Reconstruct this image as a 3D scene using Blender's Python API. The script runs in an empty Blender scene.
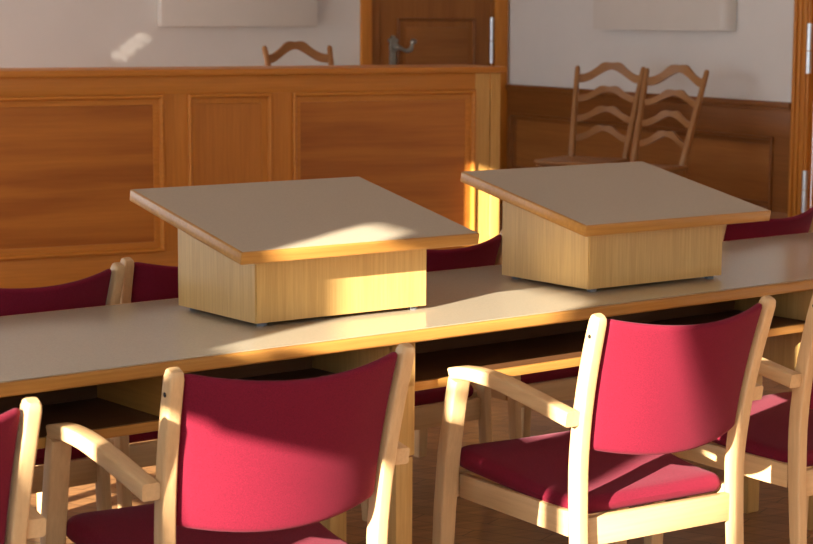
import bpy, bmesh, math
from mathutils import Vector, Matrix
R = math.radians
sc = bpy.context.scene
COL = sc.collection

# ------------------------------------------------------------------ materials
def new_mat(name):
    m = bpy.data.materials.new(name); m.use_nodes = True
    nt = m.node_tree; b = nt.nodes['Principled BSDF']
    return m, nt, b
def N(nt, typ, **kw):
    n = nt.nodes.new(typ)
    for k, v in kw.items(): setattr(n, k, v)
    return n
def ramp(nt, stops):
    r = N(nt, 'ShaderNodeValToRGB'); e = r.color_ramp.elements
    while len(e) < len(stops): e.new(0.5)
    for i, (p, c) in enumerate(stops):
        e[i].position = p; e[i].color = (*c, 1)
    return r
def mixc(nt, fac, a, b, mode='MIX'):
    m = N(nt, 'ShaderNodeMix', data_type='RGBA', blend_type=mode)
    for s, v in ((0, fac), (6, a), (7, b)):
        if hasattr(v, 'links') or hasattr(v, 'is_output'): nt.links.new(v, m.inputs[s])
        elif s == 0: m.inputs[0].default_value = v
        else: m.inputs[s].default_value = (*v, 1)
    return m.outputs[2]
def wood(name, light, dark, axis='x', scale=1.0, rough=0.4, bands=0.5, coat=0.0, spec=0.3, contrast=1.0):
    m, nt, b = new_mat(name)
    tc = N(nt, 'ShaderNodeTexCoord'); mp = N(nt, 'ShaderNodeMapping')
    s = {'x': (0.6, 9, 9), 'y': (9, 0.6, 9), 'z': (9, 9, 0.6)}[axis]
    mp.inputs['Scale'].default_value = [v*scale for v in s]
    nt.links.new(tc.outputs['Object'], mp.inputs['Vector'])
    n1 = N(nt, 'ShaderNodeTexNoise'); n1.inputs['Scale'].default_value = 1.1; n1.inputs['Detail'].default_value = 3; n1.inputs['Distortion'].default_value = 0.6
    nt.links.new(mp.outputs['Vector'], n1.inputs['Vector'])
    mp2 = N(nt, 'ShaderNodeMapping'); mp2.inputs['Scale'].default_value = [v*scale*(7 if v > 1 else 4) for v in s]
    nt.links.new(tc.outputs['Object'], mp2.inputs['Vector'])
    n2 = N(nt, 'ShaderNodeTexNoise'); n2.inputs['Scale'].default_value = 1.4; n2.inputs['Detail'].default_value = 4; n2.inputs['Roughness'].default_value = 0.65
    nt.links.new(mp2.outputs['Vector'], n2.inputs['Vector'])
    r1 = ramp(nt, [(0.5-0.22/contrast, dark), (0.5+0.22/contrast, light)])
    nt.links.new(n1.outputs['Fac'], r1.inputs['Fac'])
    d2 = tuple(x*0.72 for x in dark)
    r2 = ramp(nt, [(0.3, tuple(x*0.8 for x in dark)), (0.7, tuple(min(1, x*1.06) for x in light))])
    nt.links.new(n2.outputs['Fac'], r2.inputs['Fac'])
    c = mixc(nt, 1-bands, r1.outputs['Color'], r2.outputs['Color'])
    nt.links.new(c, b.inputs['Base Color'])
    b.inputs['Roughness'].default_value = rough
    b.inputs['Specular IOR Level'].default_value = spec
    b.inputs['Coat Weight'].default_value = coat; b.inputs['Coat Roughness'].default_value = 0.2
    bp = N(nt, 'ShaderNodeBump'); bp.inputs['Strength'].default_value = 0.05; bp.inputs['Distance'].default_value = 0.002
    nt.links.new(n2.outputs['Fac'], bp.inputs['Height']); nt.links.new(bp.outputs['Normal'], b.inputs['Normal'])
    return m
def plain(name, col, rough=0.5, metal=0.0, spec=0.5, var=0.0, vs=6.0, bump=0.0, bs=200.0):
    m, nt, b = new_mat(name)
    b.inputs['Roughness'].default_value = rough; b.inputs['Metallic'].default_value = metal
    b.inputs['Specular IOR Level'].default_value = spec
    tc = N(nt, 'ShaderNodeTexCoord')
    n = N(nt, 'ShaderNodeTexNoise'); n.inputs['Scale'].default_value = vs; n.inputs['Detail'].default_value = 5
    nt.links.new(tc.outputs['Object'], n.inputs['Vector'])
    r = ramp(nt, [(0.3, tuple(x*(1-var) for x in col)), (0.7, tuple(min(1, x*(1+var)) for x in col))])
    nt.links.new(n.outputs['Fac'], r.inputs['Fac']); nt.links.new(r.outputs['Color'], b.inputs['Base Color'])
    if bump:
        n2 = N(nt, 'ShaderNodeTexNoise'); n2.inputs['Scale'].default_value = bs; n2.inputs['Detail'].default_value = 3
        nt.links.new(tc.outputs['Object'], n2.inputs['Vector'])
        bp = N(nt, 'ShaderNodeBump'); bp.inputs['Strength'].default_value = bump; bp.inputs['Distance'].default_value = 0.003
        nt.links.new(n2.outputs['Fac'], bp.inputs['Height']); nt.links.new(bp.outputs['Normal'], b.inputs['Normal'])
    return m
def fabric(name, col):
    m, nt, b = new_mat(name)
    tc = N(nt, 'ShaderNodeTexCoord')
    n = N(nt, 'ShaderNodeTexNoise'); n.inputs['Scale'].default_value = 420; n.inputs['Detail'].default_value = 2
    mp = N(nt, 'ShaderNodeMapping'); mp.inputs['Scale'].default_value = (1, 0.5, 1.6)
    nt.links.new(tc.outputs['Object'], mp.inputs['Vector']); nt.links.new(mp.outputs['Vector'], n.inputs['Vector'])
    r = ramp(nt, [(0.3, tuple(x*0.8 for x in col)), (0.7, tuple(x*1.2 for x in col))])
    nt.links.new(n.outputs['Fac'], r.inputs['Fac']); nt.links.new(r.outputs['Color'], b.inputs['Base Color'])
    b.inputs['Roughness'].default_value = 0.9; b.inputs['Specular IOR Level'].default_value = 0.15
    b.inputs['Sheen Weight'].default_value = 0.07; b.inputs['Sheen Roughness'].default_value = 0.5
    b.inputs['Sheen Tint'].default_value = (1, 0.45, 0.55, 1)
    bp = N(nt, 'ShaderNodeBump'); bp.inputs['Strength'].default_value = 0.15; bp.inputs['Distance'].default_value = 0.001
    nt.links.new(n.outputs['Fac'], bp.inputs['Height']); nt.links.new(bp.outputs['Normal'], b.inputs['Normal'])
    return m
def parquet(name):
    m, nt, b = new_mat(name)
    tc = N(nt, 'ShaderNodeTexCoord'); mp = N(nt, 'ShaderNodeMapping')
    mp.inputs['Rotation'].default_value = (0, 0, R(57))
    nt.links.new(tc.outputs['Object'], mp.inputs['Vector'])
    br = N(nt, 'ShaderNodeTexBrick'); br.inputs['Scale'].default_value = 1.0
    br.inputs['Brick Width'].default_value = 0.42; br.inputs['Row Height'].default_value = 0.075
    br.inputs['Mortar Size'].default_value = 0.0016; br.inputs['Bias'].default_value = 0.0
    br.inputs['Color1'].default_value = (0.40, 0.20, 0.08, 1); br.inputs['Color2'].default_value = (0.29, 0.14, 0.055, 1)
    br.inputs['Mortar'].default_value = (0.04, 0.018, 0.008, 1)
    nt.links.new(mp.outputs['Vector'], br.inputs['Vector'])
    mp2 = N(nt, 'ShaderNodeMapping'); mp2.inputs['Rotation'].default_value = (0, 0, R(57)); mp2.inputs['Scale'].default_value = (3, 40, 1)
    nt.links.new(tc.outputs['Object'], mp2.inputs['Vector'])
    n = N(nt, 'ShaderNodeTexNoise'); n.inputs['Scale'].default_value = 1.2; n.inputs['Detail'].default_value = 4
    nt.links.new(mp2.outputs['Vector'], n.inputs['Vector'])
    r = ramp(nt, [(0.3, (0.62, 0.62, 0.62)), (0.7, (1.15, 1.15, 1.15))])
    nt.links.new(n.outputs['Fac'], r.inputs['Fac'])
    c = mixc(nt, 1.0, br.outputs['Color'], r.outputs['Color'], 'MULTIPLY')
    nt.links.new(c, b.inputs['Base Color']); b.inputs['Roughness'].default_value = 0.38
    return m
M = {}
BEECH_L, BEECH_D = (0.66, 0.44, 0.22), (0.56, 0.35, 0.165)
for ax in 'xyz': M['beech_'+ax] = wood('beech_'+ax, BEECH_L, BEECH_D, ax, 1.3, 0.42, 0.6)
OAK_L, OAK_D = (0.63, 0.395, 0.14), (0.53, 0.315, 0.10)
for ax in 'xyz': M['oak_'+ax] = wood('oak_'+ax, OAK_L, OAK_D, ax, 1.5, 0.38, 0.5)
EDGE_L, EDGE_D = (0.50, 0.245, 0.058), (0.38, 0.17, 0.036)
for ax in 'xyz': M['edge_'+ax] = wood('edge_'+ax, EDGE_L, EDGE_D, ax, 1.2, 0.3, 0.5)
CH_L, CH_D = (0.62, 0.235, 0.034), (0.52, 0.185, 0.024)
for ax in 'xyz': M['cherry_'+ax] = wood('cherry_'+ax, CH_L, CH_D, ax, 1.0, 0.42, 0.5)
M['post_z'] = wood('post_z', (0.64, 0.35, 0.095), (0.54, 0.275, 0.065), 'z', 1.2, 0.42, 0.5)  # end-post wood lightened; the partition's light gradient put into its colour
M['cherry_field_x'] = wood('cherry_field_x', (0.56, 0.198, 0.028), (0.34, 0.102, 0.013), 'x', 0.9, 0.42, 0.75, contrast=1.5)
M['cherry_field_z'] = wood('cherry_field_z', (0.58, 0.215, 0.033), (0.47, 0.160, 0.022), 'z', 1.2, 0.42, 0.6)
DK_L, DK_D = (0.38, 0.148, 0.034), (0.26, 0.092, 0.019)
for ax in 'xyz': M['dark_'+ax] = wood('dark_'+ax, DK_L, DK_D, ax, 0.9, 0.42, 0.6)
WN_L, WN_D = (0.27, 0.098, 0.022), (0.18, 0.060, 0.012)
for ax in 'xyz': M['wain_'+ax] = wood('wain_'+ax, WN_L, WN_D, ax, 0.9, 0.4, 0.6)
for ax in 'xyz': M['ladder_'+ax] = wood('ladder_'+ax, (0.40, 0.19, 0.065), (0.32, 0.145, 0.045), ax, 1.3, 0.4, 0.6)
M['fabric'] = fabric('red_fabric', (0.15, 0.007, 0.021))
M['laminate'] = plain('grey_laminate', (0.44, 0.385, 0.28), 0.17, 0, 0.85, 0.06, 240)
M['laminate_top'] = plain('lectern_laminate', (0.42, 0.365, 0.275), 0.42, 0, 0.4, 0.07, 260)
M['wall'] = plain('white_plaster', (0.72, 0.695, 0.655), 0.85, 0, 0.2, 0.02, 3, 0.25, 260)
M['white_box'] = plain('white_enamel', (0.66, 0.62, 0.56), 0.45, 0, 0.4, 0.02, 4)
M['parquet'] = parquet('oak_parquet')
M['pewter'] = plain('pewter', (0.30, 0.29, 0.25), 0.45, 0.6, 0.5, 0.15, 60)
M['steel'] = plain('steel', (0.62, 0.66, 0.70), 0.3, 0.8, 0.5, 0.05, 60)
M['rubber'] = plain('black_rubber', (0.012, 0.012, 0.012), 0.6, 0, 0.3, 0.1, 60)
M['plastic'] = plain('grey_plastic', (0.10, 0.105, 0.115), 0.3, 0, 0.5, 0.05, 60)
M['dark_interior'] = wood('shelf_wood', (0.13, 0.055, 0.02), (0.09, 0.036, 0.012), 'x', 1.1, 0.5, 0.5)  # shelf wood darkened; the shade inside the compartments put into its colour

# ------------------------------------------------------------------ helpers
def link(name, bm, mat, parent=None, smooth=True, angle=40):
    me = bpy.data.meshes.new(name)
    bmesh.ops.recalc_face_normals(bm, faces=bm.faces[:])
    bm.to_mesh(me); bm.free()
    if isinstance(mat, (list, tuple)):
        for x in mat: me.materials.append(x)
    else: me.materials.append(mat)
    if smooth:
        me.shade_auto_smooth(angle=R(angle)) if hasattr(me, 'shade_auto_smooth') else None
        try: me.set_sharp_from_angle(angle=R(angle))
        except Exception: pass
    o = bpy.data.objects.new(name, me); COL.objects.link(o)
    if parent: o.parent = parent
    return o
def thing(name, label, cat, loc=(0, 0, 0), rz=0.0, group=None):
    o = bpy.data.objects.new(name, None); COL.objects.link(o)
    o.empty_display_size = 0.1
    o.location = loc; o.rotation_euler = (0, 0, rz)
    o['label'] = label; o['category'] = cat
    if group: o['group'] = group
    return o
def struct(name, bm, mat, label=None, smooth=True):
    o = link(name, bm, mat, None, smooth); o['kind'] = 'structure'
    if label: o['label'] = label
    return o
def dup(root, loc, rz, label):
    r = root.copy(); COL.objects.link(r); r.location = loc; r.rotation_euler = (0, 0, rz); r['label'] = label
    for ch in list(root.children):
        c = ch.copy(); COL.objects.link(c); c.parent = r
        for g in ch.children:
            d = g.copy(); COL.objects.link(d); d.parent = c
    return r
def add_box(bm, x0, x1, y0, y1, z0, z1, bev=0.0, seg=2, mat=0):
    b2 = bmesh.new()
    bmesh.ops.create_cube(b2, size=1)
    for v in b2.verts:
        v.co = Vector(((x0+x1)/2+v.co.x*(x1-x0), (y0+y1)/2+v.co.y*(y1-y0), (z0+z1)/2+v.co.z*(z1-z0)))
    if bev: bmesh.ops.bevel(b2, geom=b2.edges[:], offset=bev, segments=seg, profile=0.5, affect='EDGES')
    for f in b2.faces: f.material_index = mat
    me = bpy.data.meshes.new('t'); b2.to_mesh(me); b2.free(); bm.from_mesh(me); bpy.data.meshes.remove(me)
def box(x0, x1, y0, y1, z0, z1, bev=0.0, seg=2):
    bm = bmesh.new(); add_box(bm, x0, x1, y0, y1, z0, z1, bev, seg); return bm
def add_sweep(bm, pts, side, ws, ds, r=0.006, seg=3, perp=None):
    """rounded-rectangle bar along pts; side = width axis; ws/ds widths and depths per point"""
    side = Vector(side).normalized(); pts = [Vector(p) for p in pts]; n = len(pts)
    if not hasattr(ws, '__len__'): ws = [ws]*n
    if not hasattr(ds, '__len__'): ds = [ds]*n
    rings = []
    for i, p in enumerate(pts):
        t = (pts[min(i+1, n-1)]-pts[max(i-1, 0)]).normalized()
        if perp and i in perp: t = Vector(perp[i]).normalized()
        s = (side-t*side.dot(t)).normalized(); nn = t.cross(s)
        # mitre: keep thickness when the ring is not square to the path
        tt = t
        a, b = ws[i]/2, ds[i]/2; rr = min(r, a*0.98, b*0.98); ring = []
        for cx, cy, a0 in ((a-rr, b-rr, 0), (-a+rr, b-rr, 90), (-a+rr, -b+rr, 180), (a-rr, -b+rr, 270)):
            for k in range(seg+1):
                an = R(a0+90*k/seg)
                ring.append(bm.verts.new(p+s*(cx+rr*math.cos(an))+nn*(cy+rr*math.sin(an))))
        rings.append(ring)
    m = len(rings[0])
    for i in range(n-1):
        for k in range(m):
            bm.faces.new((rings[i][k], rings[i][(k+1) % m], rings[i+1][(k+1) % m], rings[i+1][k]))
    bm.faces.new(list(reversed(rings[0]))); bm.faces.new(rings[-1])
def spline(pts, n=16):
    """Catmull-Rom through pts"""
    P = [Vector(p) for p in pts]; P = [P[0]*2-P[1]]+P+[P[-1]*2-P[-2]]; out = []
    for i in range(1, len(P)-2):
        k = n
        for j in range(k):
            t = j/k; a, b, c, d = P[i-1], P[i], P[i+1], P[i+2]
            out.append(0.5*((2*b)+(c-a)*t+(2*a-5*b+4*c-d)*t*t+(3*b-a-3*c+d)*t**3))
    out.append(P[-2]); return out
def pillow(w, l, radii, top, bot, er, deform, rings=9, side=14, csegs=5):
    """cushion: rounded rectangle w x l, corner radii (front-right, front-left, back-left, back-right), domed"""
    bm = bmesh.new()
    def outline(d):
        a, b = max(w/2-d, 0), max(l/2-d, 0); pts = []
        cor = [(a, b, 0, radii[0]), (-a, b, 90, radii[1]), (-a, -b, 180, radii[2]), (a, -b, 270, radii[3])]
        arcs = []
        for cx, cy, a0, rr in cor:
            rr = min(max(rr-d, 0), a, b); ox = cx-math.copysign(rr, cx) if a > 0 else 0; oy = cy-math.copysign(rr, cy) if b > 0 else 0
            arcs.append([(ox+rr*math.cos(R(a0+90*k/csegs)), oy+rr*math.sin(R(a0+90*k/csegs))) for k in range(csegs+1)])
        for i in range(4):
            pts += arcs[i]; p, q = arcs[i][-1], arcs[(i+1) % 4][0]
            for k in range(1, side): pts.append((p[0]+(q[0]-p[0])*k/side, p[1]+(q[1]-p[1])*k/side))
        return pts
    mx = min(w, l)/2
    ins = [0]+[er*(1-math.cos(R(90*k/4))) for k in range(1, 5)]+[er+(mx-er)*k/rings for k in range(1, rings+1)]
    def prof(d): return math.sqrt(max(0, 1-(1-min(d/er, 1))**2))
    for sgn, hh in ((1, top), (-1, bot)):
        prev = None
        for d in ins:
            h = prof(d)*hh[0]+hh[1]*(math.sin(min(1, d/mx)*math.pi/2)); h *= sgn
            ring = [bm.verts.new(deform(x, y, h)) for x, y in outline(d)]
            if prev:
                m = len(ring)
                for k in range(m):
                    f = (prev[k], prev[(k+1) % m], ring[(k+1) % m], ring[k])
                    bm.faces.new(f if sgn > 0 else tuple(reversed(f)))
            prev = ring
    bmesh.ops.remove_doubles(bm, verts=bm.verts[:], dist=0.0004)
    return bm
def add_cyl(bm, p0, p1, r0, r1=None, seg=16):
    p0, p1 = Vector(p0), Vector(p1); r1 = r0 if r1 is None else r1
    t = (p1-p0).normalized(); s = t.orthogonal().normalized(); n = t.cross(s)
    A = [bm.verts.new(p0+(s*math.cos(2*math.pi*k/seg)+n*math.sin(2*math.pi*k/seg))*r0) for k in range(seg)]
    B = [bm.verts.new(p1+(s*math.cos(2*math.pi*k/seg)+n*math.sin(2*math.pi*k/seg))*r1) for k in range(seg)]
    for k in range(seg): bm.faces.new((A[k], A[(k+1) % seg], B[(k+1) % seg], B[k]))
    bm.faces.new(list(reversed(A))); bm.faces.new(B)
def add_tube(bm, pts, radii, seg=12):
    pts = [Vector(p) for p in pts]; n = len(pts); rings = []; s = None
    for i, p in enumerate(pts):
        t = (pts[min(i+1, n-1)]-pts[max(i-1, 0)]).normalized()
        s = t.orthogonal().normalized() if s is None else (s-t*s.dot(t)).normalized()
        m = t.cross(s)
        rings.append([bm.verts.new(p+(s*math.cos(2*math.pi*k/seg)+m*math.sin(2*math.pi*k/seg))*radii[i]) for k in range(seg)])
    for i in range(n-1):
        for k in range(seg): bm.faces.new((rings[i][k], rings[i][(k+1) % seg], rings[i+1][(k+1) % seg], rings[i+1][k]))
    bm.faces.new(list(reversed(rings[0]))); bm.faces.new(rings[-1])
def add_moulding(bm, a0, a1, z0, z1, prof, xf):
    """mitred picture-frame moulding; prof = (inset, out) pairs; xf(a, out, z) -> world"""
    rings = []
    for d, o in prof:
        rings.append([bm.verts.new(xf(a, o, z)) for a, z in ((a0+d, z0+d), (a1-d, z0+d), (a1-d, z1-d), (a0+d, z1-d))])
    for i in range(len(rings)-1):
        for k in range(4): bm.faces.new((rings[i][k], rings[i][(k+1) % 4], rings[i+1][(k+1) % 4], rings[i+1][k]))
MOULD = [(0.0, 0.0), (0.001, 0.014), (0.006, 0.018), (0.013, 0.017), (0.018, 0.010), (0.020, -0.004), (0.024, -0.004), (0.044, -0.008), (0.046, -0.018)]
def xbox(bm, a0, a1, o0, o1, z0, z1, xf, bev=0.0):
    p, q = xf(a0, o0, z0), xf(a1, o1, z1)
    add_box(bm, min(p[0], q[0]), max(p[0], q[0]), min(p[1], q[1]), max(p[1], q[1]), min(p[2], q[2]), max(p[2], q[2]), bev)

# ------------------------------------------------------------------ layout constants
CAM_H = 1.45
B_ = R(63.6); P_ = R(7.62); RO = R(0.24)
hd = Vector((math.cos(B_), math.sin(B_), 0)); rt = Vector((math.sin(B_), -math.cos(B_), 0)); upv = Vector((0, 0, 1))
TA = R(12.5)
T = Vector((math.cos(TA), math.sin(TA), 0)); TN = Vector((-T.y, T.x, 0))
XR, YB, XL, YF, ZC = 6.347, 11.251, -1.4, -2.2, 3.3      # right, back, left, front walls, ceiling
DZ = 0.20                                                 # dais height

# ------------------------------------------------------------------ room shell
struct('floor', box(XL-0.2, XR+0.2, YF-0.2, YB+0.2, -0.1, 0), M['parquet'], 'brown wooden parquet floor', False)
struct('ceiling', box(XL-0.2, XR+0.2, YF-0.2, YB+0.2, ZC, ZC+0.1), M['wall'], 'white plaster ceiling', False)
struct('floor_dais', box(0.2, XR, 6.9, YB, 0.0, DZ, 0.004), M['parquet'], 'raised wooden floor of the dais at the back', False)
# back wall with the opening of door_1
bm = bmesh.new()
add_box(bm, XL-0.2, 5.30, YB, YB+0.2, 0, ZC); add_box(bm, 6.25, XR+0.2, YB, YB+0.2, 0, ZC); add_box(bm, 5.30, 6.25, YB, YB+0.2, 2.3, ZC)
struct('wall_back', bm, M['wall'], 'white plaster wall with the panelled door', False)
# right wall with the opening of door_2
bm = bmesh.new()
add_box(bm, XR, XR+0.2, 8.06, YB+0.2, 0, ZC); add_box(bm, XR, XR+0.2, YF-0.2, 7.15, 0, ZC); add_box(bm, XR, XR+0.2, 7.15, 8.06, 2.3, ZC)
struct('wall_right', bm, M['wall'], 'white plaster wall above dark wainscot', False)
# unseen walls; openings added to shape the light, cut as a grid of cells
def wall_with_holes(a0, a1, holes, mk):
    bm = bmesh.new()
    As = sorted({a0, a1}|{h[0] for h in holes}|{h[1] for h in holes}); Zs = sorted({0, ZC}|{h[2] for h in holes}|{h[3] for h in holes})
    for i in range(len(As)-1):
        for j in range(len(Zs)-1):
            ca, cz = (As[i]+As[i+1])/2, (Zs[j]+Zs[j+1])/2
            if any(h[0] < ca < h[1] and h[2] < cz < h[3] for h in holes): continue
            mk(bm, As[i], As[i+1], Zs[j], Zs[j+1])
    bmesh.ops.remove_doubles(bm, verts=bm.verts[:], dist=1e-5)
    return bm
hx, hy = (3*T+TN).normalized().x, (3*T+TN).normalized().y
ELEV = 0.275
def hole(u0, u1, v0, v1):
    out = []
    for u, v in ((u0, v0), (u1, v1)):
        s = (XL+hy*u)/hx
        out.append((hy*s+hx*u, v-ELEV*s))
    return (out[0][0], out[1][0], out[0][1], out[1][1])
LIGHT_HOLES = [hole(2.39, 2.56, 1.26, 1.43), hole(2.10, 2.20, 1.19, 1.48), hole(1.965, 2.10, 1.19, 1.45), hole(2.14, 2.29, 1.52, 1.62), hole(2.13, 2.545, 1.60, 1.985), hole(2.41, 2.54, 1.60, 2.02), hole(2.25, 2.278, 1.60, 2.10), hole(1.665, 1.93, 0.58, 1.99),  # unseen openings, shaped to place the sunlit patches
         hole(3.27, 4.35, 1.00, 1.64), hole(4.36, 4.565, 2.45, 2.89)]
for dy, dz in ((0.045, -0.08), (0.015, -0.027), (-0.015, 0.027), (-0.045, 0.08)): LIGHT_HOLES.append((8.18+dy-0.022, 8.18+dy+0.022, 2.91+dz-0.023, 2.91+dz+0.023))  # small unseen gaps added to cast a sun spot on the back wall
SKY_GAPS = [(-2.0, 0.95, 0.45, 2.6), (5.9, 7.7, 0.4, 2.05), (8.4, 10.9, 0.4, 2.45)]  # unseen openings added for sky light from the left
LIGHT_HOLES += SKY_GAPS
struct('wall_left', wall_with_holes(YF-0.2, YB+0.2, LIGHT_HOLES, lambda bm, a, b, c, d: add_box(bm, XL-0.06, XL, a, b, c, d)), M['wall'], 'white wall with the tall windows', False)
FH = [(-0.9, 0.6, 0.9, 2.6), (1.5, 3.0, 0.9, 2.6)]  # unseen window openings added for soft ambient light
struct('wall_front', wall_with_holes(XL-0.2, XR+0.2, FH, lambda bm, a, b, c, d: add_box(bm, a, b, YF-0.12, YF, c, d)), M['wall'], 'white wall with wide windows behind the camera', False)
for i, h in enumerate(FH):
    bm = bmesh.new()
    for a, b, c, d in ((h[0], h[0]+.06, h[2], h[3]), (h[1]-.06, h[1], h[2], h[3]), (h[0], h[1], h[2], h[2]+.06), (h[0], h[1], h[3]-.06, h[3]), ((h[0]+h[1])/2-.04, (h[0]+h[1])/2+.04, h[2], h[3])):
        add_box(bm, a, b, YF-0.10, YF-0.04, c, d, 0.004)
    struct('window_%d' % (i+1), bm, M['white_box'], 'white window frame behind the camera', False)

# wainscot on the right wall (a runs along y) and back wall (a runs along x)
def wainscot(name, a0, a1, panels, xf, z0, ztop, label):
    root = struct(name, bmesh.new(), M['wain_x'], label)
    ax = 'y' if abs(xf(1, 0, 0)[1]-xf(0, 0, 0)[1]) > 0.5 else 'x'
    bm = bmesh.new()
    zr = ztop-0.19; zb = z0+0.22
    xbox(bm, a0, a1, 0, 0.020, zr, ztop-0.02, xf, 0.001); xbox(bm, a0, a1, 0, 0.020, z0, zb, xf, 0.001)
    st = [a0]+[v for p in panels for v in p]+[a1]
    for i in range(0, len(st), 2): xbox(bm, st[i], st[i+1], 0, 0.0198, zb, zr, xf)
    link('rail', bm, M['wain_'+ax], root)
    bm = bmesh.new()
    xbox(bm, a0, a1, 0, 0.034, ztop-0.03, ztop, xf, 0.006); xbox(bm, a0, a1, 0, 0.027, ztop-0.045, ztop-0.03, xf, 0.003)
    link('cap', bm, M['wain_'+ax], root)
    for p in panels:
        bm = bmesh.new(); xbox(bm, p[0], p[1], 0, 0.004, zb, zr, xf); link('panel', bm, M['dark_'+ax], root)
        bm = bmesh.new(); add_moulding(bm, p[0], p[1], zb, zr, [(d, o+0.02) for d, o in MOULD], xf); link('moulding', bm, M['wain_'+ax], root)
wainscot('trim_1', 8.161, YB, [(8.30, 11.17)], lambda a, o, z: (XR-o, a, z), DZ, 1.011, 'dark wooden wainscot under the white right wall')
wainscot('trim_2', XL, 5.235, [(0.2, 1.6), (1.75, 3.3), (3.45, 5.1)], lambda a, o, z: (a, YB-o, z), DZ, 1.011, 'dark wooden wainscot on the back wall')

# ------------------------------------------------------------------ door_1 in the back wall
d1 = struct('door_1', box(5.385, 6.215, YB+0.012, YB+0.05, DZ+0.005, 2.24), M['dark_z'], 'dark brown panelled wooden door')
bm = bmesh.new()
add_box(bm, 5.242, 5.320, YB-0.024, YB+0.02, DZ, 2.36, 0.005); add_box(bm, 6.236, 6.330, YB-0.024, YB+0.02, DZ, 2.36, 0.005)
add_box(bm, 5.242, 6.330, YB-0.0235, YB+0.02, 2.26, 2.36, 0.005)
link('casing', bm, M['cherry_z'], d1)
bm = bmesh.new()
add_box(bm, 5.315, 5.382, YB+0.0, YB+0.12, DZ, 2.262, 0.003); add_box(bm, 6.218, 6.240, YB+0.0, YB+0.12, DZ, 2.262, 0.003); add_box(bm, 5.315, 6.24, YB, YB+0.12, 2.243, 2.262)
link('jamb', bm, M['dark_z'], d1)
bm = bmesh.new(); xf = lambda a, o, z: (a, YB+0.012-o, z)
add_moulding(bm, 5.51, 6.095, 0.55, 1.449, MOULD, xf); add_moulding(bm, 5.51, 6.095, 1.62, 2.12, MOULD, xf)
link('moulding', bm, M['wain_x'], d1)
bm = bmesh.new(); add_box(bm, 5.57, 6.035, YB+0.004, YB+0.02, 0.61, 1.389, 0.004); add_box(bm, 5.57, 6.035, YB+0.004, YB+0.02, 1.68, 2.06, 0.004)
link('panel', bm, M['dark_x'], d1)
hb = bmesh.new()
px_ = 5.478; yy = YB-0.001
add_box(hb, px_-0.022, px_+0.022, yy-0.006, yy+0.014, 1.03, 1.29, 0.004)
add_cyl(hb, (px_, yy-0.012, 1.292), (px_, yy+0.008, 1.292), 0.026, seg=20); add_cyl(hb, (px_, yy-0.012, 1.322), (px_, yy+0.008, 1.322), 0.014, seg=14)
add_cyl(hb, (px_-0.022, yy-0.010, 1.302), (px_-0.022, yy+0.006, 1.302), 0.014, seg=14); add_cyl(hb, (px_+0.022, yy-0.010, 1.302), (px_+0.022, yy+0.006, 1.302), 0.014, seg=14)
add_cyl(hb, (px_, yy-0.02, 1.262), (px_, yy+0.008, 1.262), 0.034, 0.026, seg=22)
pl = link('handle_plate', hb, M['pewter'], d1)
hb = bmesh.new()
pts = spline([(px_, yy-0.01, 1.262), (px_, yy-0.055, 1.262), (px_+0.03, yy-0.062, 1.252), (px_+0.070, yy-0.062, 1.236), (px_+0.100, yy-0.062, 1.247), (px_+0.110, yy-0.062, 1.277), (px_+0.115, yy-0.062, 1.298), (px_+0.138, yy-0.062, 1.294)], 6)
add_tube(hb, pts, [0.011+0.005*math.sin(i/len(pts)*9)**2 for i in range(len(pts))])
link('lever', hb, M['pewter'], pl)
hb = bmesh.new(); add_cyl(hb, (px_, yy-0.009, 1.10), (px_, yy-0.0045, 1.10), 0.008, seg=12); add_box(hb, px_-.003, px_+.003, yy-.009, yy-.0045, 1.075, 1.10)
link('keyhole', hb, M['rubber'], pl)
for z0, z1 in ((1.30, 1.455), (1.15, 1.295)):
    hb = bmesh.new(); add_cyl(hb, (6.214, YB-0.004, z0), (6.214, YB-0.004, z1), 0.013, seg=14); link('hinge', hb, M['steel'], d1)
# ------------------------------------------------------------------ door_2 in the right wall
d2 = struct('door_2', box(XR+0.02, XR+0.06, 7.20, 8.017, DZ+0.005, 2.24), M['cherry_z'], 'wooden door at the right edge of the view')
bm = bmesh.new()
for y0, y1 in ((8.018, 8.160), (7.05, 7.195)):
    add_box(bm, XR-0.022, XR+0.02, y0, y1, DZ, 2.36, 0.004)
    for k in (0.03, 0.075, 0.115): add_box(bm, XR-0.032, XR-0.02, y0+k-0.012, y0+k+0.012, DZ, 2.36, 0.005)
add_box(bm, XR-0.022, XR+0.02, 7.05, 8.160, 2.26, 2.37, 0.004)
link('casing', bm, M['cherry_z'], d2)
bm = bmesh.new(); xf2 = lambda a, o, z: (XR+0.02-o, a, z)
add_moulding(bm, 7.32, 7.925, 0.5, 1.4, MOULD, xf2); add_moulding(bm, 7.32, 7.925, 1.55, 2.12, MOULD, xf2)
link('moulding', bm, M['cherry_z'], d2)
for z0, z1 in ((1.17, 1.285), (1.29, 1.43), (0.44, 0.555), (0.56, 0.66)):
    hb = bmesh.new(); add_cyl(hb, (XR-0.028, 8.012, z0), (XR-0.028, 8.012, z1), 0.015, seg=14); link('hinge', hb, M['steel'], d2)

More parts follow.
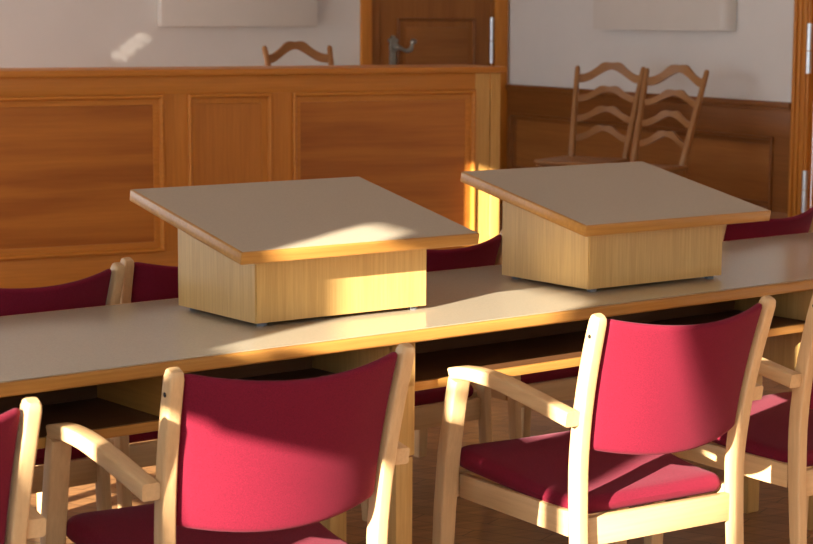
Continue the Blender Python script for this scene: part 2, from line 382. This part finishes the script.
# ------------------------------------------------------------------ white boxes on the walls
def wall_box(label, bm1, bm2):
    t = thing('wall_box', label, 'wall box', (0, 0, 0), 0, 'white boxes mounted on the walls')
    return t
t = thing('wall_box', 'white wall box left of the dark door, above the ladder-back chair', 'wall box', (4.38, YB, 1.39))
o = link('cover', box(3.863-4.38, 4.905-4.38, -0.085, -0.004, 0, 0.85, 0.006), M['white_box'], t)
link('back_plate', box(3.90-4.38, 4.87-4.38, -0.006, -0.0005, 0.02, 0.83), M['white_box'], t)
t = thing('wall_box', 'white wall box with rounded end above the two ladder-back chairs', 'wall box', (XR, 9.35, 1.385))
bm = bmesh.new()
b2 = bmesh.new(); pr = []
for k in range(9): pr.append((-0.085+0.05*(1-math.cos(R(90-k*90/8))) if False else -0.085+0.05*(1-math.sin(R(90*k/8))) , -0.66+0.05*(1-math.cos(R(90*k/8)))))
pr = [(-0.004, -0.66)]+pr+[(-0.085, 0.70), (-0.004, 0.70)]
lo = [bm.verts.new((x, y, 0)) for x, y in pr]; hi = [bm.verts.new((x, y, 0.82)) for x, y in pr]
for k in range(len(pr)): bm.faces.new((lo[k], lo[(k+1) % len(pr)], hi[(k+1) % len(pr)], hi[k]))
bm.faces.new(lo); bm.faces.new(list(reversed(hi)))
link('cover', bm, M['white_box'], t)
link('back_plate', box(-0.006, -0.0005, -0.62, 0.66, 0.02, 0.80), M['white_box'], t)

# ------------------------------------------------------------------ panelled partition
YP = 7.86
pt = thing('panelled_partition', 'long orange-brown wooden partition of framed panels with a flat cap, behind the table', 'partition', (2.5, YP, DZ))
def PX(a, o, z): return (a-2.5, -o, z-DZ)
XA, XE = 0.55, 4.392
bm = bmesh.new()
xbox(bm, XA, XE, -0.022, 0, 1.117, 1.197, PX, 0.0015); xbox(bm, XA, XE, -0.022, 0, DZ, 0.432, PX, 0.0015)
link('rail', bm, M['cherry_x'], pt)
PAN = [(0.75, 2.722, 'x'), (2.832, 3.228, 'z'), (3.327, 4.256, 'x')]
bm = bmesh.new()
for a, b in ((XA, 0.75), (2.722, 2.832), (3.228, 3.327)): xbox(bm, a, b, -0.022, -0.0003, 0.432, 1.117, PX)
link('stile', bm, M['cherry_z'], pt)
bm = bmesh.new(); xbox(bm, 4.256, 4.334, -0.022, 0.0006, DZ, 1.197, PX); link('stile', bm, M['post_z'], pt)
bm = bmesh.new(); xbox(bm, 4.338, XE, -0.022, 0.004, DZ, 1.197, PX, 0.004); xbox(bm, XE-0.022, XE, -0.40, 0.003, DZ, 1.197, PX, 0.004)
link('end_post', bm, M['post_z'], pt)
bm = bmesh.new(); xbox(bm, XA, XE-0.02, -0.05, -0.021, DZ, 1.195, PX); link('backing', bm, M['cherry_x'], pt)
for a, b, ax in PAN:
    bm = bmesh.new(); xbox(bm, a+0.03, b-0.03, -0.0215, -0.013, 0.462, 1.087, PX); f = link('panel', bm, M['cherry_field_'+ax], pt)
    bm = bmesh.new(); add_moulding(bm, a, b, 0.432, 1.117, MOULD, PX); link('moulding', bm, M['cherry_x' if ax == 'x' else 'cherry_z'], pt)
bm = bmesh.new(); xbox(bm, XA, XE+0.022, -0.42, 0.026, 1.197, 1.225, PX, 0.005); link('cap', bm, M['cherry_x'], pt)

# ------------------------------------------------------------------ ladder-back chairs on the dais
def slat_bm(z0, hw, bow, hump, hgt, yoff):
    bm = bmesh.new(); n = 28; th = 0.016; F, Bk = [], []
    for i in range(n+1):
        s = -1+2*i/n; x = s*hw
        h = 0.5*(1+math.cos(math.pi*min(1, abs(s)/0.92)))
        zt = z0+hump*h-0.010*math.exp(-(s/0.13)**2)+hgt*0.5+0.006*math.exp(-((abs(s)-0.30)/0.12)**2)
        zb = z0+hump*0.92*h-hgt*0.5+0.004*math.exp(-(s/0.2)**2)
        y = yoff-bow*(1-s*s)
        F.append((bm.verts.new((x, y+th/2, zt)), bm.verts.new((x, y+th/2, zb)))); Bk.append((bm.verts.new((x, y-th/2, zt)), bm.verts.new((x, y-th/2, zb))))
    for i in range(n):
        bm.faces.new((F[i][0], F[i+1][0], F[i+1][1], F[i][1])); bm.faces.new((Bk[i][0], Bk[i][1], Bk[i+1][1], Bk[i+1][0]))
        bm.faces.new((F[i][0], Bk[i][0], Bk[i+1][0], F[i+1][0])); bm.faces.new((F[i][1], F[i+1][1], Bk[i+1][1], Bk[i][1]))
    for i in (0, n): bm.faces.new((F[i][0], F[i][1], Bk[i][1], Bk[i][0]))
    return bm
def ladder_chair(label, loc, rz, splay=0.075):
    t = thing('ladder_back_chair', label, 'chair', loc, rz, 'ladder-back chairs by the walls')
    yz = lambda z: -0.20-0.15*max(0, (z-0.46)/0.52)**1.05
    for s in (-1, 1):
        bm = bmesh.new(); zs = [0, 0.2, 0.42, 0.46, 0.6, 0.75, 0.9, 0.965, 0.975]
        add_sweep(bm, [(s*(0.168+splay*max(0, z-0.46)), yz(z)-(0.06*(0.42-z)/0.42 if z < 0.42 else 0), z) for z in zs], (1, 0, 0), [0.03, .034, .036, .036, .034, .031, .028, .026, .018], [0.03, .034, .036, .036, .034, .031, .028, .026, .018], 0.009)
        link('rear_post', bm, M['ladder_z'], t)
        bm = bmesh.new(); add_sweep(bm, [(s*0.195, 0.20, 0), (s*0.19, 0.195, 0.25), (s*0.185, 0.19, 0.43)], (1, 0, 0), [0.026, 0.036, 0.038], [0.026, 0.036, 0.038], 0.009)
        link('leg', bm, M['ladder_z'], t)
        bm = bmesh.new(); add_sweep(bm, [(s*0.182, -0.21, 0.20), (s*0.192, 0.195, 0.20)], (1, 0, 0), 0.018, 0.028, 0.006); link('stretcher', bm, M['ladder_y'], t)
    bm = pillow(0.43, 0.44, (0.05, 0.05, 0.02, 0.02), (0.012, 0.0), (0.012, 0.0), 0.010, lambda x, y, h: (x*(1.0+0.12*(y/0.44)), y+0.005, 0.452+h-0.006*math.cos(x*6)))
    link('seat', bm, M['ladder_y'], t)
    bm = bmesh.new(); add_box(bm, -0.17, 0.17, 0.175, 0.195, 0.385, 0.44, 0.003); add_box(bm, -0.16, 0.16, -0.215, -0.195, 0.385, 0.44, 0.003)
    for s in (-1, 1): add_box(bm, s*0.176-0.009, s*0.176+0.009, -0.19, 0.18, 0.385, 0.44, 0.003)
    link('apron', bm, M['ladder_x'], t)
    for i, z in enumerate((0.905, 0.79, 0.675, 0.565)):
        bm = slat_bm(z, 0.166+splay*(z-0.46), 0.045, 0.078 if i == 0 else 0.062, 0.048 if i == 0 else 0.036, yz(z))
        link('crest_rail' if i == 0 else 'slat', bm, M['ladder_x'], t)
    return t
FZ = R(214-90)
ladder_chair('left one of two wooden ladder-back chairs by the right wall', (5.675, 9.18, DZ), FZ)
ladder_chair('wooden ladder-back chair by the right wall, nearer the door frame', (5.675, 8.655, DZ), R(198-90))
struct('floor_podium', box(0.8, 4.37, 8.9, YB-0.05, DZ, 0.32, 0.004), M['parquet'], 'small raised step behind the partition', False)
ladder_chair('wooden ladder-back chair with only its crest showing over the partition', (4.165, 9.32, 0.32), R(180+7), 0.075)

# ------------------------------------------------------------------ the long table   (local x = T, local y = TN)
tb = thing('long_table', 'long grey-topped council table with wooden edging and open shelf', 'table', (0, 0, 0), TA)
T0, T1, N0, N1, ZT = 0.55, 6.0, 3.335, 4.10, 0.74
link('tabletop', box(T0+0.012, T1-0.012, N0+0.012, N1-0.010, 0.711, ZT, 0.0), M['laminate'], tb)
bm = bmesh.new(); add_box(bm, T0, T1, N0, N0+0.0115, 0.710, ZT-0.0006, 0.007, 4); link('edging', bm, M['edge_x'], tb)
bm = bmesh.new(); add_box(bm, T0, T1, N1-0.0098, N1, 0.710, ZT-0.0006, 0.0035); link('edging', bm, M['edge_x'], tb)
ZS = 0.602
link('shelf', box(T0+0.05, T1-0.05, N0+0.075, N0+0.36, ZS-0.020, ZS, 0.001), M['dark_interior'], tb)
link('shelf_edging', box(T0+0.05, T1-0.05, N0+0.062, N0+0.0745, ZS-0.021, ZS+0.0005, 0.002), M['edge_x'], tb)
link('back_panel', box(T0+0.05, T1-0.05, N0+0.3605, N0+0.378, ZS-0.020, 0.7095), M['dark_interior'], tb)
for tt in (1.18, 2.715, 4.25, 5.785):
    bm = bmesh.new()
    add_box(bm, tt-0.0275, tt+0.0275, N0+0.03, N0+0.36, ZS+0.001, 0.7095, 0.001)
    add_box(bm, tt-0.0275, tt+0.0275, N0+0.03, N0+0.061, 0.438, 0.7095, 0.003)
    add_box(bm, tt-0.0275, tt+0.0275, N0+0.0615, N0+0.36, 0.438, ZS-0.0215, 0.001)
    add_box(bm, tt-0.0255, tt+0.0255, N0+0.034, N0+0.10, 0.0, 0.434, 0.003); add_box(bm, tt-0.0255, tt+0.0255, N0+0.29, N0+0.35, 0.0, 0.434, 0.003)
    link('leg_panel', bm, M['oak_z'], tb)
for tt in (2.10, 4.9):
    link('divider', box(tt-0.009, tt+0.009, N0+0.08, N0+0.36, ZS+0.001, 0.7095), M['edge_y'], tb)

# ------------------------------------------------------------------ lecterns
def lectern(label, loc, rz):
    t = thing('lectern', label, 'lectern', loc, rz, 'tabletop lecterns')
    w, dp, ov, of, D, sl, th = 0.497, 0.356, 0.093, 0.091, 0.522, R(11.6), 0.030
    z0 = 0.930-0.740                                       # top of the board's front edge above the table
    zb = lambda y: z0-th/math.cos(sl)+(y+of)*math.tan(sl)  # underside of the board
    bm = bmesh.new(); V = []
    for x in (0, w):
        V.append([bm.verts.new((x, 0, 0.009)), bm.verts.new((x, dp, 0.009)), bm.verts.new((x, dp, zb(dp))), bm.verts.new((x, 0, zb(0)))])
    for k in range(4): bm.faces.new((V[0][k], V[0][(k+1) % 4], V[1][(k+1) % 4], V[1][k]))
    bm.faces.new(V[0]); bm.faces.new(V[1])
    bmesh.ops.recalc_face_normals(bm, faces=bm.faces[:])
    ed = [e for e in bm.edges if abs((e.verts[0].co-e.verts[1].co).normalized().z) > 0.95]
    bmesh.ops.bevel(bm, geom=ed, offset=0.003, segments=2, affect='EDGES')
    link('base', bm, M['oak_z'], t)
    def onboard(bm):
        bmesh.ops.transform(bm, matrix=Matrix.Translation((0, -of, z0))@Matrix.Rotation(sl, 4, 'X'), verts=bm.verts[:]); return bm
    bd = link('board', onboard(box(-ov, w+ov, 0, D, -th, -0.0006, 0.0035, 3)), M['edge_x'], t)
    link('laminate_sheet', onboard(box(-ov+0.006, w+ov-0.006, 0.006, D-0.006, -0.002, 0, 0.0)), M['laminate_top'], bd)
    for x in (0.03, w-0.03):
        for y in (0.02, dp-0.03):
            bm = bmesh.new(); add_cyl(bm, (x, y, 0), (x, y, 0.0092), 0.013, seg=16); link('foot', bm, M['plastic'], t)
    return t
lectern('left one of the two sloped tabletop lecterns on the long table', (1.613, 4.030, 0.740), R(10.45))
lectern('right one of the two sloped tabletop lecterns on the long table', (2.608, 4.186, 0.740), R(10.45))

# ------------------------------------------------------------------ upholstered chairs
def post_y(z): return -0.213-(0.082*((z-0.42)/0.40)**1.7 if z > 0.42 else 0)-(0.03*((0.42-z)/0.42)**1.5 if z < 0.42 else 0)
def post_x(z): return 0.232+(0.016*(z-0.42)/0.40 if z > 0.42 else 0)
def make_chair(name, label, cat, group, arms):
    t = thing(name, label, cat, (0, 0, 0), 0, group)
    zs = [0, 0.1, 0.2, 0.3, 0.38, 0.42, 0.46, 0.5, 0.55, 0.6, 0.65, 0.7, 0.75, 0.79, 0.808, 0.818, 0.822]
    dep = [0.032, .034, .036, .038, .040, .041, .041, .041, .040, .039, .038, .037, .036, .034, .032, .027, .020]
    for s in (-1, 1):
        bm = bmesh.new()
        add_sweep(bm, [(s*post_x(z), post_y(z), z) for z in zs], (1, 0, 0), [0.029]*14+[0.029, 0.027, 0.021], dep, 0.005)
        p = link('rear_post', bm, M['beech_z'], t)
        bm = bmesh.new(); x = s*(post_x(0.775)+0.0165)
        add_cyl(bm, (x-s*0.004, post_y(0.775), 0.775), (x, post_y(0.775), 0.775), 0.0045, seg=12); link('screw_cap', bm, M['rubber'], p)
        if arms:
            X = s*0.272
            bm = bmesh.new()
            add_sweep(bm, [(X, 0.256, 0), (X, 0.254, 0.15), (X, 0.246, 0.28), (X, 0.230, 0.42), (X, 0.204, 0.55), (X, 0.189, 0.609)], (1, 0, 0), [0.040, .042, .043, .044, .044, .044], [0.034, .038, .040, .040, .038, .036], 0.005)
            link('leg', bm, M['beech_z'], t)
            bm = bmesh.new()
            pts = spline([(X, 0.204, 0.6205), (X, 0.17, 0.6265), (X, 0.11, 0.630), (X, 0.03, 0.627), (X, -0.08, 0.613), (X, -0.240, 0.588)], 7)
            n = len(pts)
            add_sweep(bm, pts, (1, 0, 0), [0.042-0.006*i/n for i in range(n)], [0.028+0.006*min(1, 1.5*i/n) for i in range(n)], 0.005, perp={0: (0, -0.92, 0.40)})
            link('armrest', bm, M['beech_y'], t)
            bm = bmesh.new(); add_cyl(bm, (s*0.246, -0.214, 0.590), (s*0.256, -0.214, 0.590), 0.010, seg=12); link('spacer', bm, M['beech_z'], t)
        else:
            X = s*0.232
            bm = bmesh.new()
            add_sweep(bm, [(X, 0.25, 0), (X, 0.245, 0.15), (X, 0.236, 0.28), (X, 0.23, 0.321)], (1, 0, 0), [0.034, .036, .038, .038], [0.036, .040, .044, .044], 0.005)
            link('leg', bm, M['beech_z'], t)
        xr = 0.232
        bm = bmesh.new(); yf = 0.228 if arms else 0.206
        add_box(bm, s*xr-0.011, s*xr+0.011, -0.192, yf, 0.310-(0 if arms else 0.05), 0.368-(0 if arms else 0.05), 0.003); link('side_rail', bm, M['beech_y'], t)
    lo = 0.0 if arms else 0.05
    bm = box(-0.2195, 0.2195, -0.216, -0.194, 0.286-lo, 0.352-lo, 0.003); link('rear_rail', bm, M['beech_x'], t)
    xw = 0.25 if arms else 0.213
    bm = box(-xw if arms else -0.2125, xw if arms else 0.2125, 0.2325 if arms else 0.222, 0.252 if arms else 0.243, 0.310-lo, 0.368-lo, 0.003); link('front_rail', bm, M['beech_x'], t)
    def seat_def(x, y, h):
        taper = 1.0+0.06*(y+0.02)/0.24
        return (x*taper, y+0.042, 0.390-lo+h+0.020*(y/0.24)-0.010*math.exp(-((y+0.12)/0.12)**2)*(1 if h > 0 else 0) - 0.012*max(0, (y-0.16)/0.08)**2 - (0.004*math.cos(x*6) if h > 0 else 0))
    bm = pillow(0.480, 0.468, (0.07, 0.07, 0.03, 0.03), (0.026, 0.008), (0.024, 0.0), 0.022, seat_def)
    link('seat_cushion', bm, M['fabric'], t)
    def back_def(x, y, h):
        u = x/0.217; v = (y+0.152)/0.304
        z = 0.512+0.302*v
        e = (1-min(1, abs(u))**2.0)
        z2 = z-e*(0.016*v+0.016*(1-v))
        yy = post_y(z)+0.004-h-0.050*e
        return ((x*(1.0+0.055*v)), yy, z2-0.010*e)
    bm = pillow(0.437, 0.304, (0.014, 0.014, 0.014, 0.014), (0.013, 0.004), (0.012, 0.002), 0.012, back_def, side=18)
    link('backrest', bm, M['fabric'], t)
    return t
NG = 'red armchairs along the near side of the table'
c = make_chair('armchair', 'red beech armchair in the foreground, in front of the left lectern', 'armchair', NG, True)
c.location = (1.334, 3.513, 0); c.rotation_euler = (0, 0, R(6.5))
dup(c, (2.362, 3.731, 0), R(7.0), 'red beech armchair with sunlit backrest, in front of the right lectern')
dup(c, (3.075, 3.885, 0), R(8.0), 'red beech armchair at the right edge of the photo, behind another armchair')
dup(c, (0.535, 3.296, 0), R(7.0), 'red beech armchair cut off by the left edge of the photo')
FG = 'red armless chairs in a row beyond the table'
def far(tc, n, dz=0.0):
    p = T*tc+TN*n; return (p.x, p.y, 0)
f = make_chair('armless_chair', 'red chair beyond the table at the left edge of the photo', 'chair', FG, False)
f.location = far(2.21, 4.515); f.rotation_euler = (0, 0, R(12.5))
dup(f, far(2.785, 4.585), R(11), 'red chair beyond the table, mostly hidden behind the left lectern')
dup(f, far(3.53, 4.50), R(12.5), 'red chair beyond the table, its backrest showing between the two lecterns')
dup(f, far(4.165, 4.55), R(12), 'red chair beyond the table, hidden behind the right lectern')
dup(f, far(4.97, 4.49), R(13), 'red chair beyond the table, right of the right lectern')

# ------------------------------------------------------------------ light
w = bpy.data.worlds.new('World'); sc.world = w; w.use_nodes = True
bg = w.node_tree.nodes['Background']; bg.inputs['Color'].default_value = (0.80, 0.90, 1.0, 1); bg.inputs['Strength'].default_value = 4.0
sl = bpy.data.lights.new('sun', 'SUN'); sl.energy = 26.0; sl.angle = R(0.53); sl.color = (1.0, 0.89, 0.74)
so = bpy.data.objects.new('sun', sl); COL.objects.link(so)
dv = (3*T+TN); dv.z = -ELEV*math.sqrt(10); dv.normalize()
so.rotation_euler = dv.to_track_quat('-Z', 'Y').to_euler(); so.location = (-6, -2, 5)

# ------------------------------------------------------------------ camera
cd = bpy.data.cameras.new('camera'); co = bpy.data.objects.new('camera', cd); COL.objects.link(co)
F = hd*math.cos(P_)-upv*math.sin(P_); Ri = rt; U = hd*math.sin(P_)+upv*math.cos(P_)
R2 = Ri*math.cos(RO)+U*math.sin(RO); U2 = U*math.cos(RO)-Ri*math.sin(RO)
mw = Matrix(((R2.x, U2.x, -F.x, 0), (R2.y, U2.y, -F.y, 0), (R2.z, U2.z, -F.z, CAM_H), (0, 0, 0, 1)))
co.matrix_world = mw
cd.sensor_width = 36; cd.lens = 1900/813*36; cd.clip_end = 100
cd.dof.use_dof = True; cd.dof.focus_distance = 4.4; cd.dof.aperture_fstop = 9.0
sc.camera = co
sc.view_settings.view_transform = 'Standard'; sc.view_settings.look = 'None'
sc.view_settings.exposure = 0.16; sc.view_settings.gamma = 1.0; sc.view_settings.use_curve_mapping = False
sc.cycles.use_denoising = True
sc.cycles.max_bounces = 8; sc.cycles.diffuse_bounces = 5
